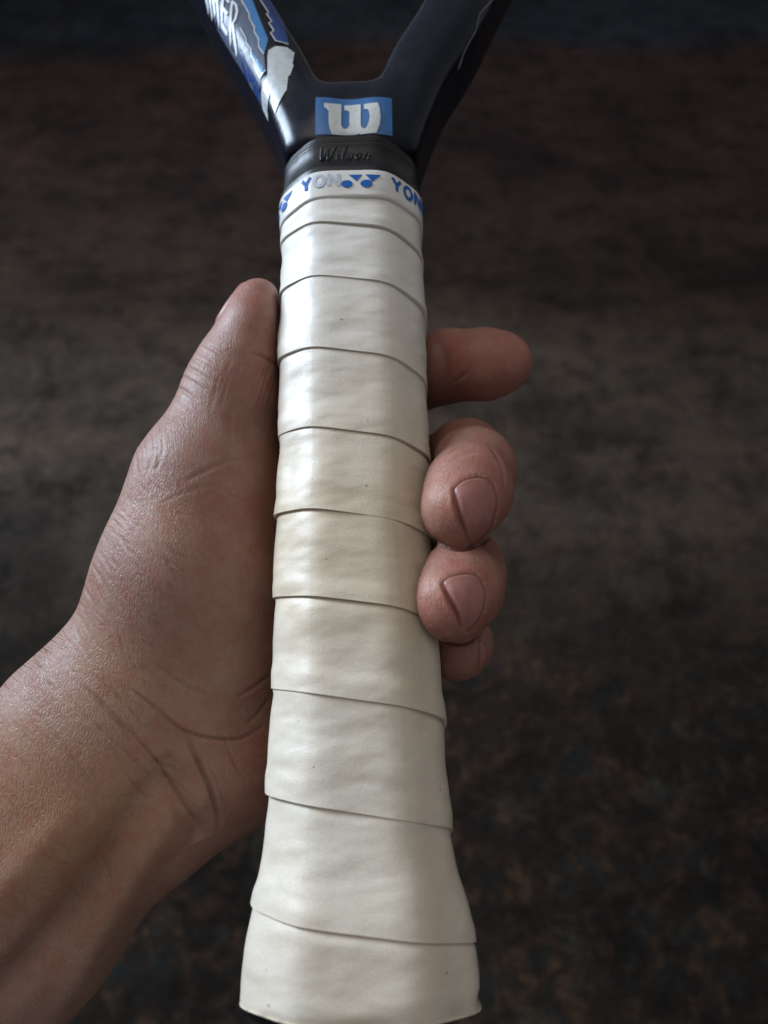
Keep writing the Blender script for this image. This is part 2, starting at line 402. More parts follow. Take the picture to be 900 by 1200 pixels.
# frame: throat, two arms and the hoop as one field in the racket frame
FF = Field((-139, 172, -17), (139, 690, 17), 1.3)
def spl(pts, n=5):
    P = [np.array(p, float) for p in pts]; P = [2*P[0]-P[1]]+P+[2*P[-1]-P[-2]]; o = []
    for i in range(1, len(P)-2):
        for q in np.linspace(0, 1, n, endpoint=False):
            o.append(.5*((2*P[i])+(-P[i-1]+P[i+1])*q+(2*P[i-1]-5*P[i]+4*P[i+1]-P[i+2])*q*q+(-P[i-1]+3*P[i]-3*P[i+1]+P[i+2])*q**3))
    return o+[P[-2]]
def path_field(pts, k=5):
    keepF = FF.F; FF.F = np.full(FF.F.shape, 30., np.float32)
    path_raw(spl(pts), .6)
    A, B_ = keepF, FF.F; hh = np.clip(k-np.abs(A-B_), 0, None)/k; FF.F = np.minimum(A, B_)-hh*hh*k*.25
def path_raw(pts, k):
    for (a0, t0, w0, h0), (a1, t1, w1, h1) in zip(pts[:-1], pts[1:]):
        def fn(x, y, z, a0=a0, t0=t0, a1=a1, t1=t1, w0=w0, w1=w1, h0=h0, h1=h1):
            dx, dy = a1-a0, t1-t0; L2 = dx*dx+dy*dy
            q = np.clip(((x-a0)*dx+(y-t0)*dy)/L2, 0, 1)
            d2 = np.sqrt((x-a0-dx*q)**2+(y-t0-dy*q)**2); r = 5.2
            qa = d2-(w0+(w1-w0)*q)+r; qb = np.abs(z)-(h0+(h1-h0)*q)+r
            return (np.sqrt(np.maximum(qa, 0)**2+np.maximum(qb, 0)**2)+np.minimum(np.maximum(qa, qb), 0)-r).astype(np.float32)
        w_ = max(w0, w1); h_ = max(h0, h1)
        FF.add((min(a0, a1)-w_, min(t0, t1)-w_, -h_), (max(a0, a1)+w_, max(t0, t1)+w_, h_), fn, k)
def hoop(sd, n0, n1):
    return [(128*math.sin(q), 500-172*math.cos(q), 5.6, 11) for q in np.linspace(n0, n1, 14)]
path_field([(-8.6, 176, 6.9, 13.6), (-12.2, 190, 7.3, 13.0), (-17.2, 204, 7.8, 12.6), (-25.2, 221, 8.0, 12), (-31, 234, 8.0, 11.8), (-44, 262, 7.6, 11.5), (-66, 305, 7, 11.5), (-96, 372, 6.4, 11.5)])
path_field([(8.9, 174, 7.0, 13.6), (12.8, 189, 7.6, 13.0), (18.2, 205, 8.2, 12.6), (26, 220, 8.6, 12), (32, 233, 8.6, 11.8), (44, 258, 7.8, 11.5), (66, 305, 7, 11.5), (96, 372, 6.4, 11.5)])
path_field([(.2, 184, 10.2, 13.5), (0.5, 189.2, 9.5, 13.0)], 7)
_t = (np.arange(FF.n[1])*FF.h+FF.lo[1])[None, :, None]; FF.F = np.maximum(FF.F, (174.6-_t).astype(np.float32))
path_field(hoop(1, -math.pi*.999, 0)); path_field(hoop(1, 0, math.pi*.999))
Vf, Qf = surface_nets(FF.F, FF.lo, FF.h)
frame = link_mesh('frame', Vf, Qf, frame_m, racket)
frame['label'] = 'black and navy racket frame with two throat arms'
bm = bmesh.new(); bm.from_mesh(frame.data); bmesh.ops.recalc_face_normals(bm, faces=bm.faces)
for _ in range(3): bmesh.ops.smooth_vert(bm, verts=bm.verts, factor=.5, use_axis_x=True, use_axis_y=True, use_axis_z=True)
bm.to_mesh(frame.data); frame_bvh = BVHTree.FromBMesh(bm); bm.free()

def fill_mesh(poly, maxlen=.7):
    bm = bmesh.new(); vs = [bm.verts.new((x, y, 0)) for x, y in poly]
    tr = tessellate_polygon([[Vector((x, y, 0)) for x, y in poly]])
    for t in tr:
        try: bm.faces.new([vs[i] for i in t])
        except ValueError: pass
    for _ in range(7):
        es = [e for e in bm.edges if e.calc_length() > maxlen]
        if not es: break
        bmesh.ops.subdivide_edges(bm, edges=es, cuts=1); bmesh.ops.triangulate(bm, faces=[f_ for f_ in bm.faces if len(f_.verts) > 3])
    return bm
def stroke_bm(bm, pts, wd):
    pts = [np.array(p, float) for p in pts]; out = [pts[0]]
    for a, c_ in zip(pts[:-1], pts[1:]):
        n = max(1, int(np.linalg.norm(c_-a)/.5)); out += [a+(c_-a)*k/n for k in range(1, n+1)]
    L = []
    for i, p in enumerate(out):
        d = out[min(i+1, len(out)-1)]-out[max(i-1, 0)]; d = d/(np.linalg.norm(d)+1e-9); n = np.array([-d[1], d[0]])
        L.append((bm.verts.new((*(p-n*wd/2), 0)), bm.verts.new((*(p+n*wd/2), 0))))
    for (a, b_), (c_, d) in zip(L[:-1], L[1:]):
        try: bm.faces.new((a, c_, d, b_))
        except ValueError: pass
def finish(bm, name, m_, parent, mapf):
    for v in bm.verts: v.co = mapf(v.co.x, v.co.y)
    bmesh.ops.recalc_face_normals(bm, faces=bm.faces)
    me = bpy.data.meshes.new(name); bm.to_mesh(me); bm.free(); me.materials.append(m_)
    for p in me.polygons: p.use_smooth = True
    o = bpy.data.objects.new(name, me); C.objects.link(o); o.parent = parent; return o
def on_frame(off):
    def fn(a, t):
        h = frame_bvh.ray_cast(Vector((a, t, 40)), Vector((0, 0, -1)))
        if h[0] is None:
            n_ = frame_bvh.find_nearest(Vector((a, t, 6))); return n_[0]+n_[1]*off
        nn = h[1]; 
        return h[0]+Vector((0, 0, 1))*off*.6+nn*off*.6
    return fn
def crop(ox, oy, s, B):                                     # reads a measured outline into the racket's plane
    return lambda x, y: on_plane(ox+x/s, oy+y/s, B)
# logo patch
c2_ = crop(350, 100, 6.923, 13.7)
rect = [c2_(*p) for p in [(140, 122), (755, 122), (760, 418), (138, 425)]]
patch = finish(fill_mesh(rect, .8), 'logo_patch', patch_m, racket, on_frame(.12))
Wp = [(208, 178), (340, 172), (348, 180), (345, 350), (360, 375), (385, 380), (405, 365), (412, 345), (412, 235), (395, 225), (372, 222), (372, 180), (500, 175), (505, 185), (505, 350), (512, 370), (530, 382), (550, 375), (570, 335), (578, 290), (572, 245), (555, 225), (532, 222), (530, 180), (640, 175), (655, 210), (665, 290), (655, 360), (630, 415), (500, 420), (490, 412), (470, 420), (270, 425), (252, 380), (245, 330), (245, 245), (225, 222), (210, 215)]
finish(fill_mesh([c2_(*p) for p in Wp], .6), 'logo_letter', offw, patch, on_frame(.24))
# raised script on the collar
def collar_map(a, t): 
    u = a/ (2*math.pi*16)
    return None
def tube(name, lines, rad, m_, parent, mapf):
    V = []; Fc = []; K = 8
    for pts in lines:
        P = []
        for p, q in zip(pts[:-1], pts[1:]):
            for s in np.linspace(0, 1, 5)[:-1]: P.append((p[0]+(q[0]-p[0])*s, p[1]+(q[1]-p[1])*s))
        P.append(pts[-1]); P = [Vector(mapf(*p)) for p in P]; b0 = len(V)
        for i, p in enumerate(P):
            d = (P[min(i+1, len(P)-1)]-P[max(0, i-1)]).normalized(); n = Vector((0, 0, 1)); s_ = d.cross(n).normalized()
            for k in range(K):
                an = 2*math.pi*k/K; V.append(p + (s_*math.cos(an)+n*math.sin(an))*rad)
        for i in range(len(P)-1):
            for k in range(K): Fc.append((b0+i*K+k, b0+i*K+(k+1) % K, b0+(i+1)*K+(k+1) % K, b0+(i+1)*K+k))
    return link_mesh(name, [tuple(v) for v in V], Fc, m_, parent)
def col_top(a, t): return (a, t, section(t)[1]-.22)
def glyph(lines, x, y, s, sh=.22): return [[(x+(p[0]+sh*p[1])*s, y+p[1]*s) for p in l] for l in lines]
scr = []
scr += glyph([[(0, 1), (.12, .25), (.2, 0), (.32, .2), (.5, .95), (.52, .2), (.6, 0), (.75, .25), (.9, 1.05)]], -6.9, 166.9, 3.7)
scr += glyph([[(0, .5), (0, .08), (.12, 0)], [(.02, .75), (.03, .8)]], -2.7, 166.9, 3.7)
scr += glyph([[(0, .1), (.1, .6), (.12, 1.05), (.02, .9), (0, .15), (.12, 0)]], -1.5, 166.9, 3.7)
scr += glyph([[(0, .05), (.15, .5), (.25, .2), (.2, 0), (.05, .02)]], -.2, 166.9, 3.7)
scr += glyph([[(.15, .5), (0, .25), (.1, 0), (.28, .2), (.25, .45), (.12, .5)]], 1.6, 166.9, 3.7)
scr += glyph([[(0, 0), (.05, .5)], [(.05, .4), (.2, .5), (.28, .35), (.26, .05), (.38, .02)]], 3.6, 166.9, 3.7)
tube('embossed_script', scr, .24, rubber, collar, col_top)

# printing on the finishing tape, laid along the handle's girth (x = mm to the right of the front centre)
GIR = sum(math.dist(octo(160)[i], octo(160)[i+1]) for i in range(9))
def on_tape(off): return lambda x, y: Vector(surf(x/GIR, y, .72+off))
def stamp(polys, m_, name='print'):
    for pl in polys:
        finish(fill_mesh(pl, .5), name, m_, ft_, on_tape(.06))
def txt(lines, m_, x, y, sx, sy, wd):
    bm = bmesh.new()
    for l in lines: stroke_bm(bm, [(x+p[0]*sx, y+p[1]*sy) for p in l], wd)
    finish(bm, 'printed_letter', m_, ft_, on_tape(.06))
Yg = [[(0, 1), (.5, .48), (.5, 0)], [(1, 1), (.5, .48)]]
def ellp(cx, cy, rx, ry, n=24): return [(cx+rx*math.cos(2*math.pi*i/n), cy+ry*math.sin(2*math.pi*i/n)) for i in range(n)]
Og = [[(.5+.5*math.cos(q), .5+.5*math.sin(q)) for q in np.linspace(0, 2*math.pi, 22)]]
Ng = [[(0, 0), (0, 1), (1, 0), (1, 1)]]
Eg = [[(1, 1), (0, 1), (0, 0), (1, 0)], [(0, .5), (.85, .5)]]
Xg = [[(0, 0), (1, 1)], [(0, 1), (1, 0)]]
tb, th = 158.8, 3.2
txt(Yg, blue_ink, -11.2, tb, 2.3, th, .85)
txt(Og, grey_ink, -7.9, tb+.1, 2.3, th-.2, .8); txt(Ng, grey_ink, -4.6, tb, 2.2, th, .8)
def logo(x0):
    stamp([ellp(x0+.2, 159.2, 1.3, 1.0), ellp(x0+4.6, 159.2, 1.35, 1.05)], blue_ink, 'printed_dot')
    stamp([[(x0+.6, 161.7), (x0+3.7, 161.7), (x0+2.4, 159.9)], [(x0+4.4, 161.7), (x0+8.0, 161.7), (x0+5.9, 159.7)]], blue_ink, 'printed_triangle')
logo(-.7)
txt(Yg, blue_ink, 10.0, tb, 2.4, th, .85); txt(Og, blue_ink, 13.6, tb, 2.5, th-.1, .85); txt(Ng, blue_ink, 17.3, tb, 2.3, th, .85)
txt(Eg, blue_ink, 21, tb, 2.0, th, .85); txt(Xg, blue_ink, 24, tb, 2.4, th, .85)
logo(-22.5)
txt(Xg, blue_ink, -27, tb, 2.4, th, .85)

# throat graphics
c1_ = crop(230, 0, 7.5, 12)
def gfx(poly, m_, off, name='painted_panel'): return finish(fill_mesh([c1_(*p) for p in poly], .8), name, m_, frame, on_frame(off))
def gline(pts, wd, m_, off, name='painted_line'):
    bm = bmesh.new(); stroke_bm(bm, [c1_(*p) for p in pts], wd); return finish(bm, name, m_, frame, on_frame(off))
gfx([(60, -120), (330, -120), (390, 0), (470, 150), (515, 280), (555, 400), (600, 500), (610, 630), (565, 670), (540, 760), (500, 740), (420, 600), (300, 360), (180, 150)], slate, .10)
gfx([(330, -120), (470, -60), (540, 130), (635, 370), (600, 500), (550, 430), (510, 290), (465, 160), (390, 0)], cyan, .16)
gfx([(385, 245), (470, 400), (520, 500), (560, 560), (612, 630), (565, 672), (520, 580), (480, 440), (430, 330)], cyan, .18)
gfx([(360, 370), (420, 470), (470, 560), (548, 705), (530, 750), (470, 660), (420, 560), (390, 480)], navy, .18)
gfx([(575, -120), (700, 0), (760, 160), (815, 400), (700, 385), (660, 310), (690, 290), (640, 215), (665, 200), (615, 130), (635, 115), (560, 0)], navy, .12)
gline([(480, -120), (560, 0), (635, 115), (618, 132), (665, 200), (640, 218), (685, 290), (657, 312), (702, 385), (812, 408)], .34, silver, .22)
gline([(330, -120), (390, 0), (470, 140), (468, 175), (515, 262), (513, 300), (553, 365), (553, 432), (598, 500)], .36, silver, .24)
gline([(385, 245), (440, 345), (440, 375), (485, 440), (482, 480), (515, 535), (515, 575), (562, 668), (612, 632)], .32, silver, .26)
gline([(370, 375), (405, 440), (405, 465), (435, 525), (440, 570), (480, 630)], .26, slate, .26)
gfx([(640, 470), (700, 435), (800, 440), (865, 480), (850, 590), (858, 610), (830, 700), (812, 710), (800, 830), (690, 975), (675, 930), (650, 810), (590, 920), (545, 820), (560, 750), (630, 670), (630, 520)], silver, .20)
def letter(lines, wd=.62):
    bm = bmesh.new()
    for l in lines: stroke_bm(bm, [c1_(*p) for p in l], wd)
    finish(bm, 'painted_letter', letw, frame, on_frame(.3))
letter([[(318, 18), (306, 110), (288, 285)], [(316, 22), (352, 60), (362, 110), (346, 172), (308, 205)], [(318, 195), (328, 280), (340, 372)]])
letter([[(240, -42), (215, 120), (212, 140), (262, 222)], [(240, -40), (290, 30)], [(228, 50), (272, 112)]])
letter([[(140, -70), (150, 40)], [(140, -70), (180, -10), (183, 112)], [(180, -10), (205, -80), (212, -40)]])
letter([[(60, -160), (80, -60)], [(60, -160), (110, -100), (112, 0)], [(110, -100), (130, -170), (140, -80)]])
# right arm trim line
gl = [on_plane(x, y, 7) for x, y in [(592, -20), (575, 8), (560, 30), (556, 44), (543, 66), (528, 94), (514, 124)]]
bm = bmesh.new(); stroke_bm(bm, gl, .16); finish(bm, 'painted_line', greyp, frame, on_frame(.2))

# ------------------------------------------------------------------ the hand
HF = Field((-205, -215, 128), (48, 58, 232), .85)
# forearm, wrist, palm
HF.cone(H(118, 905, 170), 27.0, H(0, 1055, 174), 28.5, 6, .74)
HF.cone(H(0, 1055, 174), 28.5, H(-330, 1450, 186), 35, 6, .78)
HF.cone(H(138, 876, 171), 25.0, H(216, 775, 173), 21.5, 10, .76)
HF.ell(H(228, 668, 173), (18.0, 26, 17.2), 8)                      # thenar
HF.cone(H(240, 562, 175), 14.2, H(220, 680, 173), 18.0, 7, .95)
HF.cone(H(216, 700, 173), 18.6, H(164, 850, 172), 21, 9, .82)
HF.cone(H(262, 860, 181), 15.5, H(300, 640, 188), 15, 10, .9)         # heel of the hand and palm behind the handle
HF.cone(H(268, 900, 179), 14.0, H(185, 935, 176), 16, 10, .9)
HF.cone(H(300, 860, 185), 15, H(420, 720, 198), 12, 9)
HF.cone(H(260, 600, 186), 15, H(410, 540, 200), 11.5, 9)
HF.cone(H(330, 760, 190), 14, H(440, 640, 201), 12, 9)
HF.cone(H(300, 680, 190), 14, H(430, 600, 201), 12, 9)
# thumb
HF.cone(H(240, 558, 175), 14.0, H(266, 484, 177), 10.9, 7)
HF.cone(H(266, 484, 177), 10.9, H(276, 450, 178), 10.2, 4)
HF.cone(H(276, 450, 178), 10.2, H(286, 422, 179), 8.7, 4, 1.1)
HF.cone(H(286, 422, 179), 8.7, H(299, 382, 180), 6.9, 4, 1.25)
HF.cone(H(299, 382, 180), 6.9, H(304, 354, 181), 5.3, 4, 1.35)
# fingers
def digit(pts, k=3.5):
    g_ = Field(HF.lo, HF.lo+(np.array(HF.F.shape)-1)*HF.h, HF.h)
    g_.F = D.F.copy()*0+30 if False else np.full(HF.F.shape, 30., np.float32)
    for (p, r1), (q, r2) in zip(pts[:-1], pts[1:]): g_.cone(p, r1, q, r2, k)
    return g_.F
def merge(A, Bf, k):
    hh = np.clip(k-np.abs(A-Bf), 0, None)/k; return np.minimum(A, Bf)-hh*hh*k*.25
dig = digit([(H(420, 525, 204), 10.5), (H(460, 455, 206), 9.0), (H(525, 429, 196), 8.7), (H(570, 427, 190), 8.3), (H(590, 425, 188), 7.0)])
dig = merge(dig, digit([(H(440, 610, 205), 10.8), (H(520, 552, 207), 9.6), (H(546, 536, 190), 9.0), (H(555, 550, 167), 8.6), (H(548, 576, 156), 8.5), (H(537, 597, 151), 7.5)]), .9)
dig = merge(dig, digit([(H(440, 690, 204), 10.4), (H(520, 672, 204), 9.2), (H(545, 664, 186), 8.7), (H(543, 674, 164), 8.4), (H(536, 690, 152), 8.5), (H(526, 707, 147.5), 7.5)]), .9)
dig = merge(dig, digit([(H(430, 770, 199), 9.4), (H(505, 760, 197), 8.2), (H(534, 742, 184), 7.4), (H(538, 753, 170), 6.8), (H(535, 764, 166), 6.2)]), .9)
HF.F = merge(HF.F, dig, 5)
# the handle presses into the flesh
gx = np.ogrid[0:HF.n[0], 0:HF.n[1], 0:HF.n[2]]
X, Y, Z = [gx[i]*HF.h+HF.lo[i]-ORG[i] for i in range(3)]
ga = np.abs(X*AA[0]+Y*AA[1]+Z*AA[2]).astype(np.float32); gt = (X*AX[0]+Y*AX[1]+Z*AX[2]).astype(np.float32); gb = np.abs(X*AB[0]+Y*AB[1]+Z*AB[2]).astype(np.float32)
cl = np.clip(14-gt, 0, 14)*.22
gd = np.maximum(np.maximum(ga-16.9-cl, gb-17.7-cl), (ga+gb)*.70711-18.3-cl); gd = np.maximum(gd, -6-gt)
k = 1.2; A = HF.F; Bn = -(gd-.25); hh = np.clip(k-np.abs(A-Bn), 0, None)/k
HF.F = np.maximum(A, Bn)+hh*hh*k*.25
V, Q = surface_nets(HF.F, HF.lo, HF.h)
# keep the largest connected piece
par = np.arange(len(V))
E_ = np.concatenate([Q[:, [0, 1]], Q[:, [1, 2]], Q[:, [2, 3]]])
for _ in range(200):
    mn = np.minimum(par[E_[:, 0]], par[E_[:, 1]]); old = par.copy()
    np.minimum.at(par, E_[:, 0], mn); np.minimum.at(par, E_[:, 1], mn); par = par[par]
    if (old == par).all(): break
lab, cnt = np.unique(par, return_counts=True); keep = par == lab[cnt.argmax()]
remap = np.cumsum(keep)-1; Q = remap[Q[keep[Q[:, 0]]]]; V = V[keep]
for _ in range(2):                                              # relax grid facets
    acc = np.zeros_like(V); n_ = np.zeros(len(V))
    for a, b_ in ((0, 1), (1, 2), (2, 3), (3, 0)):
        np.add.at(acc, Q[:, a], V[Q[:, b_]]); np.add.at(n_, Q[:, a], 1)
        np.add.at(acc, Q[:, b_], V[Q[:, a]]); np.add.at(n_, Q[:, b_], 1)
    V = V*.5+acc/n_[:, None]*.5
tmp = link_mesh('tmp', V, Q)
md = tmp.modifiers.new('s', 'SUBSURF'); md.levels = 1; md.render_levels = 1
bpy.context.view_layer.update()
ev = tmp.evaluated_get(bpy.context.evaluated_depsgraph_get()).to_mesh()
nv = len(ev.vertices); V = np.empty(nv*3, np.float32); ev.vertices.foreach_get('co', V); V = V.reshape(-1, 3).astype(float)
nq = len(ev.polygons); Q = np.empty(nq*4, np.int32); ev.loops.foreach_get('vertex_index', Q); Q = Q.reshape(-1, 4)
bpy.data.objects.remove(tmp)
def vnormals(V):
    fn = np.cross(V[Q[:, 2]]-V[Q[:, 0]], V[Q[:, 3]]-V[Q[:, 1]]); N_ = np.zeros_like(V)
    for i in range(4): np.add.at(N_, Q[:, i], fn)
    return N_/(np.linalg.norm(N_, axis=1, keepdims=True)+1e-12)
Nn = vnormals(V)
ctr = np.einsum('ij,ij->i', Nn, V-H(212, 668, 173))
if np.median(ctr) < 0: Q = Q[:, ::-1].copy(); Nn = -Nn
px = 450+f*V[:, 0]/V[:, 2]; py = 600-f*V[:, 1]/V[:, 2]
face = np.clip(-np.einsum('ij,ij->i', Nn, V)/np.linalg.norm(V, axis=1)*2.5+.25, 0, 1)   # skin turned to the open palm side
crease = np.zeros(nv)
def seg_dist(P, ax_=None):
    x, y = px, py; best = np.full(nv, 1e9); tt = np.zeros(nv); tot = sum(math.dist(P[i], P[i+1]) for i in range(len(P)-1)); run = 0
    x0 = min(p[0] for p in P)-60; x1 = max(p[0] for p in P)+60; y0 = min(p[1] for p in P)-60; y1 = max(p[1] for p in P)+60
    S_ = np.nonzero((x > x0) & (x < x1) & (y > y0) & (y < y1))[0]
    xs_, ys_ = x[S_], y[S_]
    for p, q in zip(P[:-1], P[1:]):
        dx, dy = q[0]-p[0], q[1]-p[1]; L = math.hypot(dx, dy)+1e-9
        s = np.clip(((xs_-p[0])*dx+(ys_-p[1])*dy)/L**2, 0, 1); d = np.hypot(xs_-p[0]-dx*s, ys_-p[1]-dy*s)
        m = d < best[S_]; ii = S_[m]; best[ii] = d[m]; tt[ii] = (run+s[m]*L)/tot; run += L
    return best, tt
def smooth_line(P, n=6):
    P = [np.array(p, float) for p in P]; P = [2*P[0]-P[1]]+P+[2*P[-1]-P[-2]]; o = []
    for i in range(1, len(P)-2):
        for q in np.linspace(0, 1, n, endpoint=False):
            o.append(tuple(.5*((2*P[i])+(-P[i-1]+P[i+1])*q+(2*P[i-1]-5*P[i]+4*P[i+1]-P[i+2])*q*q+(-P[i-1]+3*P[i]-3*P[i+1]+P[i+2])*q**3)))
    o.append(tuple(P[-2])); return o
disp = np.zeros(nv)
def carve(P, wd, depth, tint=.6, taper=True, dmax=400, swell=.25):
    global disp, crease
    d, t = seg_dist(smooth_line(P)); m = np.clip(face, 0, 1)*(V[:, 2] < dmax)
    e = np.clip(np.sin(np.clip(t, .001, .999)*math.pi), 0, 1)**.6 if taper else 1
    pr = np.exp(-(d/wd)**2)*e*m
    disp -= depth*pr; disp += depth*swell*np.exp(-((d-2.4*wd)/(1.3*wd))**2)*e*m
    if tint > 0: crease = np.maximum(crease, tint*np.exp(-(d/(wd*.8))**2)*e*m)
def swellp(cx, cy, rx, ry, ang, h, dmax=400):
    global disp
    c_, s_ = math.cos(R(ang)), math.sin(R(ang)); x = (px-cx)*c_+(py-cy)*s_; y = -(px-cx)*s_+(py-cy)*c_
    disp += h*np.exp(-(x/rx)**2-(y/ry)**2)*face*(V[:, 2] < dmax)
# palm and wrist lines
carve([(84, 794), (120, 824), (152, 858), (180, 888), (196, 912), (216, 944), (238, 974)], 1.9, .5, .75)
carve([(148, 804), (180, 828), (208, 852), (232, 862), (264, 866), (288, 862), (314, 846)], 1.9, .5, .75)
carve([(218, 858), (224, 876), (240, 912), (252, 948), (257, 972)], 2.4, .8, .7)
carve([(56, 852), (80, 880), (104, 912), (124, 942)], 2, .28, .3)
carve([(140, 896), (160, 928), (176, 946)], 2, .25, .25)
carve([(100, 806), (134, 842), (165, 880), (186, 906)], 2, .3, .3)
carve([(182, 776), (212, 800), (242, 814)], 2, .25, .3)
carve([(276, 818), (296, 806), (322, 786)], 2.2, .3, .4)
carve([(284, 850), (300, 838), (318, 815)], 2, .25, .3)
carve([(215, 566), (240, 552), (262, 542), (288, 536)], 2.6, .2, .3)
carve([(185, 592), (225, 575), (275, 562)], 2, .07, .12)
carve([(272, 474), (268, 498), (272, 528)], 3.4, .22, .15); carve([(282, 468), (280, 500), (276, 526)], 2.4, .12, .12)
carve([(292, 414), (308, 418), (328, 430)], 2.2, .4, .4)
for k_ in range(12):                                            # long fine lines down the thumb
    x0 = 246+k_*6.2; carve([(x0, 474+rng.uniform(-8, 10)), (x0+9, 446+rng.uniform(-4, 4)), (x0+20, 420+rng.uniform(-12, 12))], 1.5, .13, .15)
for (x0, y0) in [(217, 443), (225, 433), (232, 424), (238, 415), (244, 406), (208, 454), (200, 463)]:   # knuckle wrinkles on the outer edge
    carve([(x0-14, y0-7), (x0, y0), (x0+15, y0+9), (x0+24, y0+17)], 1.8, rng.uniform(.12, .3), .2)
for k_ in range(9):
    x0 = 148+k_*5; y0 = 520+rng.uniform(-6, 6)-k_*2; carve([(x0, y0), (x0+3, y0+22), (x0-2+rng.uniform(-4, 4), y0+48)], 1.7, .20, .2)
for k_ in range(130):                                           # slanting furrows along the lit edge of the hand
    s = rng.uniform(0, 1); x0 = 150-95*s+rng.uniform(-10, 110); y0 = 560+230*s+rng.uniform(-25, 25); L = rng.uniform(14, 42); an = R(rng.normal(52, 9))
    carve([(x0, y0), (x0+L*.5*math.cos(an)+rng.uniform(-2, 2), y0+L*.5*math.sin(an)), (x0+L*math.cos(an), y0+L*math.sin(an))], 1.3, rng.uniform(.07, .17), .10)
for k_ in range(90):                                            # faint crossing lines over the palm
    x0 = rng.uniform(110, 310); y0 = rng.uniform(560, 950); L = rng.uniform(14, 50); an = R(rng.normal(20, 30))
    carve([(x0, y0), (x0+L*.5*math.cos(an)+rng.uniform(-3, 3), y0+L*.5*math.sin(an)+rng.uniform(-2, 2)), (x0+L*math.cos(an), y0+L*math.sin(an))], 1.1, rng.uniform(.03, .09), .12)
for P_ in ([(66, 800), (100, 838), (150, 884), (190, 926)], [(160, 812), (196, 846), (226, 866)], [(170, 884), (196, 900), (218, 902), (236, 890)], [(110, 790), (150, 830), (176, 862)], [(188, 912), (212, 922), (232, 940)], [(262, 866), (270, 890), (286, 915)]):
    carve(P_, 1.3, .22, .4)
for k_ in range(110):                                           # wrist and forearm skin lines
    x0 = rng.uniform(-10, 190); y0 = 800+rng.uniform(0, 330); L = rng.uniform(20, 60); an = R(rng.normal(48, 8))
    carve([(x0, y0), (x0+L*.5*math.cos(an)+rng.uniform(-2, 2), y0+L*.5*math.sin(an)), (x0+L*math.cos(an), y0+L*math.sin(an))], 1.4, rng.uniform(.05, .11), .08)
# tendons and hollows of the wrist
def ridge(P, wd, h):
    global disp
    d, t = seg_dist(smooth_line(P)); disp += h*np.exp(-(d/wd)**2)*face*np.clip(np.sin(np.clip(t, .001, .999)*math.pi), 0, 1)**.5
ridge([(196, 908), (150, 960), (95, 1048), (40, 1120), (-40, 1210)], 20, -4.2)
ridge([(225, 925), (180, 985), (135, 1060), (95, 1130), (40, 1230)], 17, 2.2)
ridge([(100, 940), (60, 985), (0, 1050), (-60, 1120)], 26, 1.2)
ridge([(236, 975), (205, 1015), (165, 1090), (120, 1180)], 14, -.8)
ridge([(190, 885), (205, 930), (236, 985)], 13, -1.9)
swellp(275, 915, 36, 46, 10, 1.6); swellp(230, 945, 12, 26, 20, 1.0)
swellp(200, 690, 90, 120, 20, 1.0); swellp(150, 835, 60, 16, 45, -.8)
swellp(298, 500, 20, 26, 0, -1.2); swellp(292, 380, 26, 30, 0, .5)
# fingers: nail beds, folds
nails = {'little': [(562, 749), (567, 754), (570, 763), (569, 773), (565, 781), (561, 784), (562, 774), (561, 760)],
         'middle': [(559, 559), (571, 562), (579, 573), (582, 590), (577, 612), (566, 630), (553, 638), (545, 622), (538, 600), (533, 580), (533, 572), (543, 563)],
         'ring': [(546, 672), (560, 676), (567, 690), (568, 706), (562, 724), (550, 738), (541, 734), (534, 716), (525, 695), (519, 684), (527, 676)]}
dry = np.zeros(nv)
def inside(P, x, y):
    c_ = np.zeros(len(x), bool)
    for (x0, y0), (x1, y1) in zip(P, P[1:]+P[:1]):
        m = ((y0 > y) != (y1 > y)) & (x < (x1-x0)*(y-y0)/(y1-y0+1e-12)+x0); c_ ^= m
    return c_
front_lim = {'little': 182, 'middle': 172, 'ring': 172}
for nm, P in nails.items():
    sP = smooth_line(P+[P[0]], 5)[:-1]; nails[nm] = sP
    d, _ = seg_dist(sP+[sP[0]]); ins_ = inside(sP, px, py); sd = np.where(ins_, -d, d); m = (face > 0)*(V[:, 2] < front_lim[nm])
    disp += m*(-.36*(1/(1+np.exp((sd+1.0)/1.2))) + .10*np.exp(-((sd-5.5)/4)**2))
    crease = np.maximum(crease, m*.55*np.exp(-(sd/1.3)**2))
    dry = np.maximum(dry, m*(px > 560-(nm == 'ring')*10)*(py < 618+(nm != 'middle')*100)*.38*np.exp(-((sd-2.8)/1.1)**2)*np.clip(np.sin(px*.9)+np.sin(py*.7+1), 0, 1))
carve([(506, 630), (522, 640), (545, 643), (566, 635), (584, 618)], 2.0, 1.1, .8, swell=0)  # middle/ring gap: carved, and its shade put into the skin colour
carve([(516, 748), (532, 754), (550, 752), (568, 738)], 2.0, .9, .8, swell=0)  # ring/little gap, shade painted in the same way
carve([(532, 570), (534, 588), (541, 612), (551, 636)], 2.2, .9, .9, dmax=172, swell=.1)
carve([(518, 682), (526, 700), (535, 718), (543, 738)], 2.4, 1.1, .9, dmax=172, swell=.1)
carve([(520, 534), (536, 524), (552, 522)], 2, .2, .2); carve([(526, 541), (545, 532), (560, 530)], 2, .15, .15)
carve([(531, 448), (546, 437), (552, 424)], 2.2, .3, .3)
carve([(512, 392), (520, 425), (516, 462)], 8, .7, .15)
for k_ in range(26):
    x0 = rng.uniform(500, 600); y0 = rng.uniform(388, 464); L = rng.uniform(6, 16); carve([(x0, y0), (x0+rng.uniform(-3, 5), y0+L*.5), (x0+rng.uniform(-5, 5), y0+L)], 1.1, .06, .16)
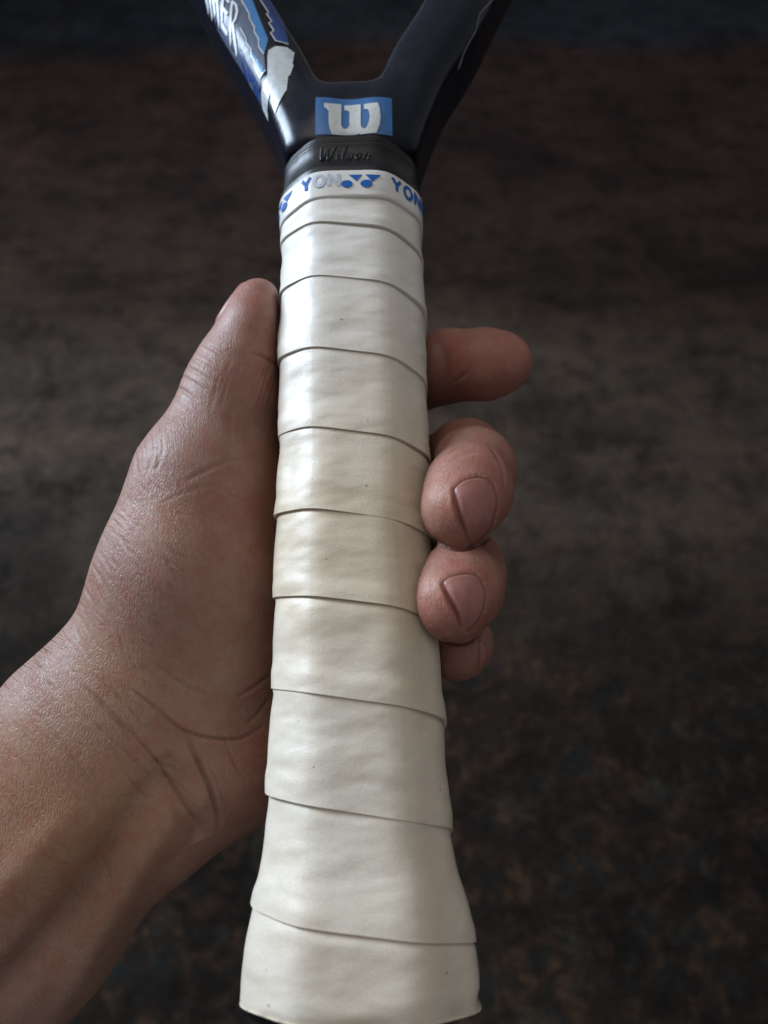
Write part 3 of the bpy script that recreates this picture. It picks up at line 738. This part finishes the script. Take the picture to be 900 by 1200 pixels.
for k_ in range(60):
    cx_, cy_ = ((545, 575), (536, 695))[k_ % 2]; an = rng.uniform(1.2, 4.6); rad = rng.uniform(28, 50); L = rng.uniform(.12, .35)
    carve([(cx_+rad*math.cos(q), cy_+rad*1.2*math.sin(q)) for q in (an, an+L/2, an+L)], 1.1, .05, .14)
for k_ in range(5): carve([(570+k_*4, 520+k_*5), (583+k_*2, 535+k_*5), (590, 556+k_*5)], 1.4, .14, .15)
V = V+Nn*disp[:, None]
# finger, palm and wrist colouring by position: reddish and tan patches
tint = np.zeros(nv)
for (cx, cy, r_, s_) in [(600, 428, 60, .8), (545, 425, 50, .6), (560, 590, 60, .9), (575, 545, 40, .6), (540, 700, 60, .9), (545, 770, 40, .7), (300, 360, 45, .35), (300, 430, 50, .45), (290, 600, 80, .3), (300, 880, 60, .4)]:
    tint = np.maximum(tint, s_*.68*np.exp(-((px-cx)**2+(py-cy)**2)/r_**2))
tan = np.zeros(nv)
for (cx, cy, r_, s_) in [(60, 960, 120, .7), (130, 800, 60, .4), (516, 585, 22, .35), (505, 690, 20, .3), (190, 610, 40, .35), (90, 830, 40, .4)]:
    tan = np.maximum(tan, s_*np.exp(-((px-cx)**2+(py-cy)**2)/r_**2))
rs = np.clip((330-px)/240, 0, 1)*(px < 330)
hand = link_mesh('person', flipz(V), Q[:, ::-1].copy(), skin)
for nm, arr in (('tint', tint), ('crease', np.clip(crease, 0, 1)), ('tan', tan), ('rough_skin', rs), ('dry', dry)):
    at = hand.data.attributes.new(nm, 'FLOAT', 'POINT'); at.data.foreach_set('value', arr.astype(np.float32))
hand.matrix_world = HAND_M
hand['label'] = 'bare left hand and wrist, palm up, gripping the taped racket handle, one finger extended'
hand['category'] = 'person'
hbvh = BVHTree.FromPolygons([Vector(v) for v in V], Q.tolist())
# nail plates: curved shells seated in their beds
def nail(P, lift=.62, side=1):
    cx = sum(p[0] for p in P)/len(P); cy = sum(p[1] for p in P)/len(P); NR = 9; top = []; Fc = []
    rows = []
    for r_ in range(NR+1):
        q = r_/NR; ring = []
        for (x, y) in P:
            X_, Y_ = cx+(x-cx)*q*.985, cy+(y-cy)*q*.985; rd = Vector(cray(X_, Y_)).normalized()
            h = hbvh.ray_cast(Vector((0, 0, 0)), rd); hp = h[0] if h[0] else Vector(H(X_, Y_, 155)); nn = h[1] if h[0] else -rd
            if nn.dot(rd) > 0: nn = -nn
            ring.append((hp, nn, q))
        rows.append(ring)
    V_ = []; n = len(P)
    mn = sum((x[1] for x in rows[5]), Vector()).normalized()
    for ring in rows:
        for hp, nn, q in ring: 
            o = hp + mn*(lift*(1-q**5*.55)); V_.append((o.x, o.y, -o.z))
    for r_ in range(NR):
        for i in range(n):
            j = (i+1) % n; Fc.append((r_*n+i, r_*n+j, (r_+1)*n+j, (r_+1)*n+i))
    b0 = len(V_)
    for hp, nn, q in rows[-1]: o = hp-mn*.3; V_.append((o.x, o.y, -o.z))
    for i in range(n): j = (i+1) % n; Fc.append((NR*n+i, NR*n+j, b0+j, b0+i))
    o = link_mesh('fingernail', V_, Fc, nailm, hand)
    bm = bmesh.new(); bm.from_mesh(o.data); bmesh.ops.remove_doubles(bm, verts=bm.verts, dist=1e-4); bmesh.ops.smooth_vert(bm, verts=[v for v in bm.verts if not v.is_boundary], factor=.5, use_axis_x=True, use_axis_y=True, use_axis_z=True)
    bmesh.ops.recalc_face_normals(bm, faces=bm.faces); bm.to_mesh(o.data); bm.free()
    for p in o.data.polygons: p.use_smooth = True
    return o
nail(nails['middle'], .36); nail(nails['ring'], .36); nail(nails['little'], .3)
# thumb nail: a curved plate on the outer side of the thumb tip
tn = np.array([-.93, .10, -.33]); tn /= np.linalg.norm(tn); tl = H(304, 354, 181)-H(299, 382, 180); tl -= tn*tl.dot(tn); tl /= np.linalg.norm(tl); tw = np.cross(tn, tl)
tc_ = H(299.5, 361, 180.8); V_ = []; Fc = []; NA, NR = 28, 7
for r_ in range(NR+1):
    for i in range(NA):
        an = 2*math.pi*i/NA; ca, sa = math.cos(an), math.sin(an); q = r_/NR
        u_ = 5.6*q*math.copysign(abs(ca)**.75, ca); v_ = 4.3*q*math.copysign(abs(sa)**.75, sa)
        o = Vector(tc_+tl*u_+tw*v_+tn*20); h = hbvh.ray_cast(o, Vector(-tn), 25); p = np.array(h[0]) if h[0] else tc_+tl*u_+tw*v_+tn*4.5
        p = p+tn*(.38 if q < .95 else .0); V_.append((p[0], p[1], -p[2]))
for r_ in range(NR):
    for i in range(NA): j_ = (i+1) % NA; Fc.append((r_*NA+i, r_*NA+j_, (r_+1)*NA+j_, (r_+1)*NA+i))
no = link_mesh('fingernail', V_, Fc, nailm, hand)
bm = bmesh.new(); bm.from_mesh(no.data); bmesh.ops.remove_doubles(bm, verts=bm.verts, dist=1e-4); bmesh.ops.recalc_face_normals(bm, faces=bm.faces); bm.to_mesh(no.data); bm.free()
# fine hairs on the outer edge of the wrist
Vh = []; Fh = []
for i in range(60):
    x0 = rng.uniform(-5, 80); y0 = 790-(x0)*.75+rng.uniform(-2, 30); rd = Vector(cray(x0, y0)).normalized()
    h = hbvh.ray_cast(Vector((0, 0, 0)), rd)
    if not h[0]: continue
    p = h[0]; nn = h[1]; nn = -nn if nn.dot(rd) > 0 else nn
    d = (nn*.5+Vector((-.5-rng.uniform(0, .3), .55+rng.uniform(-.3, .4), -.1))).normalized(); L = rng.uniform(2, 5); s = d.cross(rd).normalized()*.035; b0 = len(Vh)
    for k_ in range(5):
        q = k_/4; c_ = p+d*L*q+Vector((-.25, -.2, 0))*(q*q*L*.5)
        for sgn in (-1, 0, 1):
            e = c_+s*(1-q*.9)*sgn+(rd*-.035*(1-q*.9) if sgn == 0 else Vector()); Vh.append((e.x, e.y, -e.z))
    for k_ in range(4):
        for a in (0, 1): Fh.append((b0+k_*3+a, b0+k_*3+a+1, b0+k_*3+a+4, b0+k_*3+a+3))
hr = link_mesh('arm_hair', Vh, Fh, hairm, hand); hr['kind'] = 'stuff'
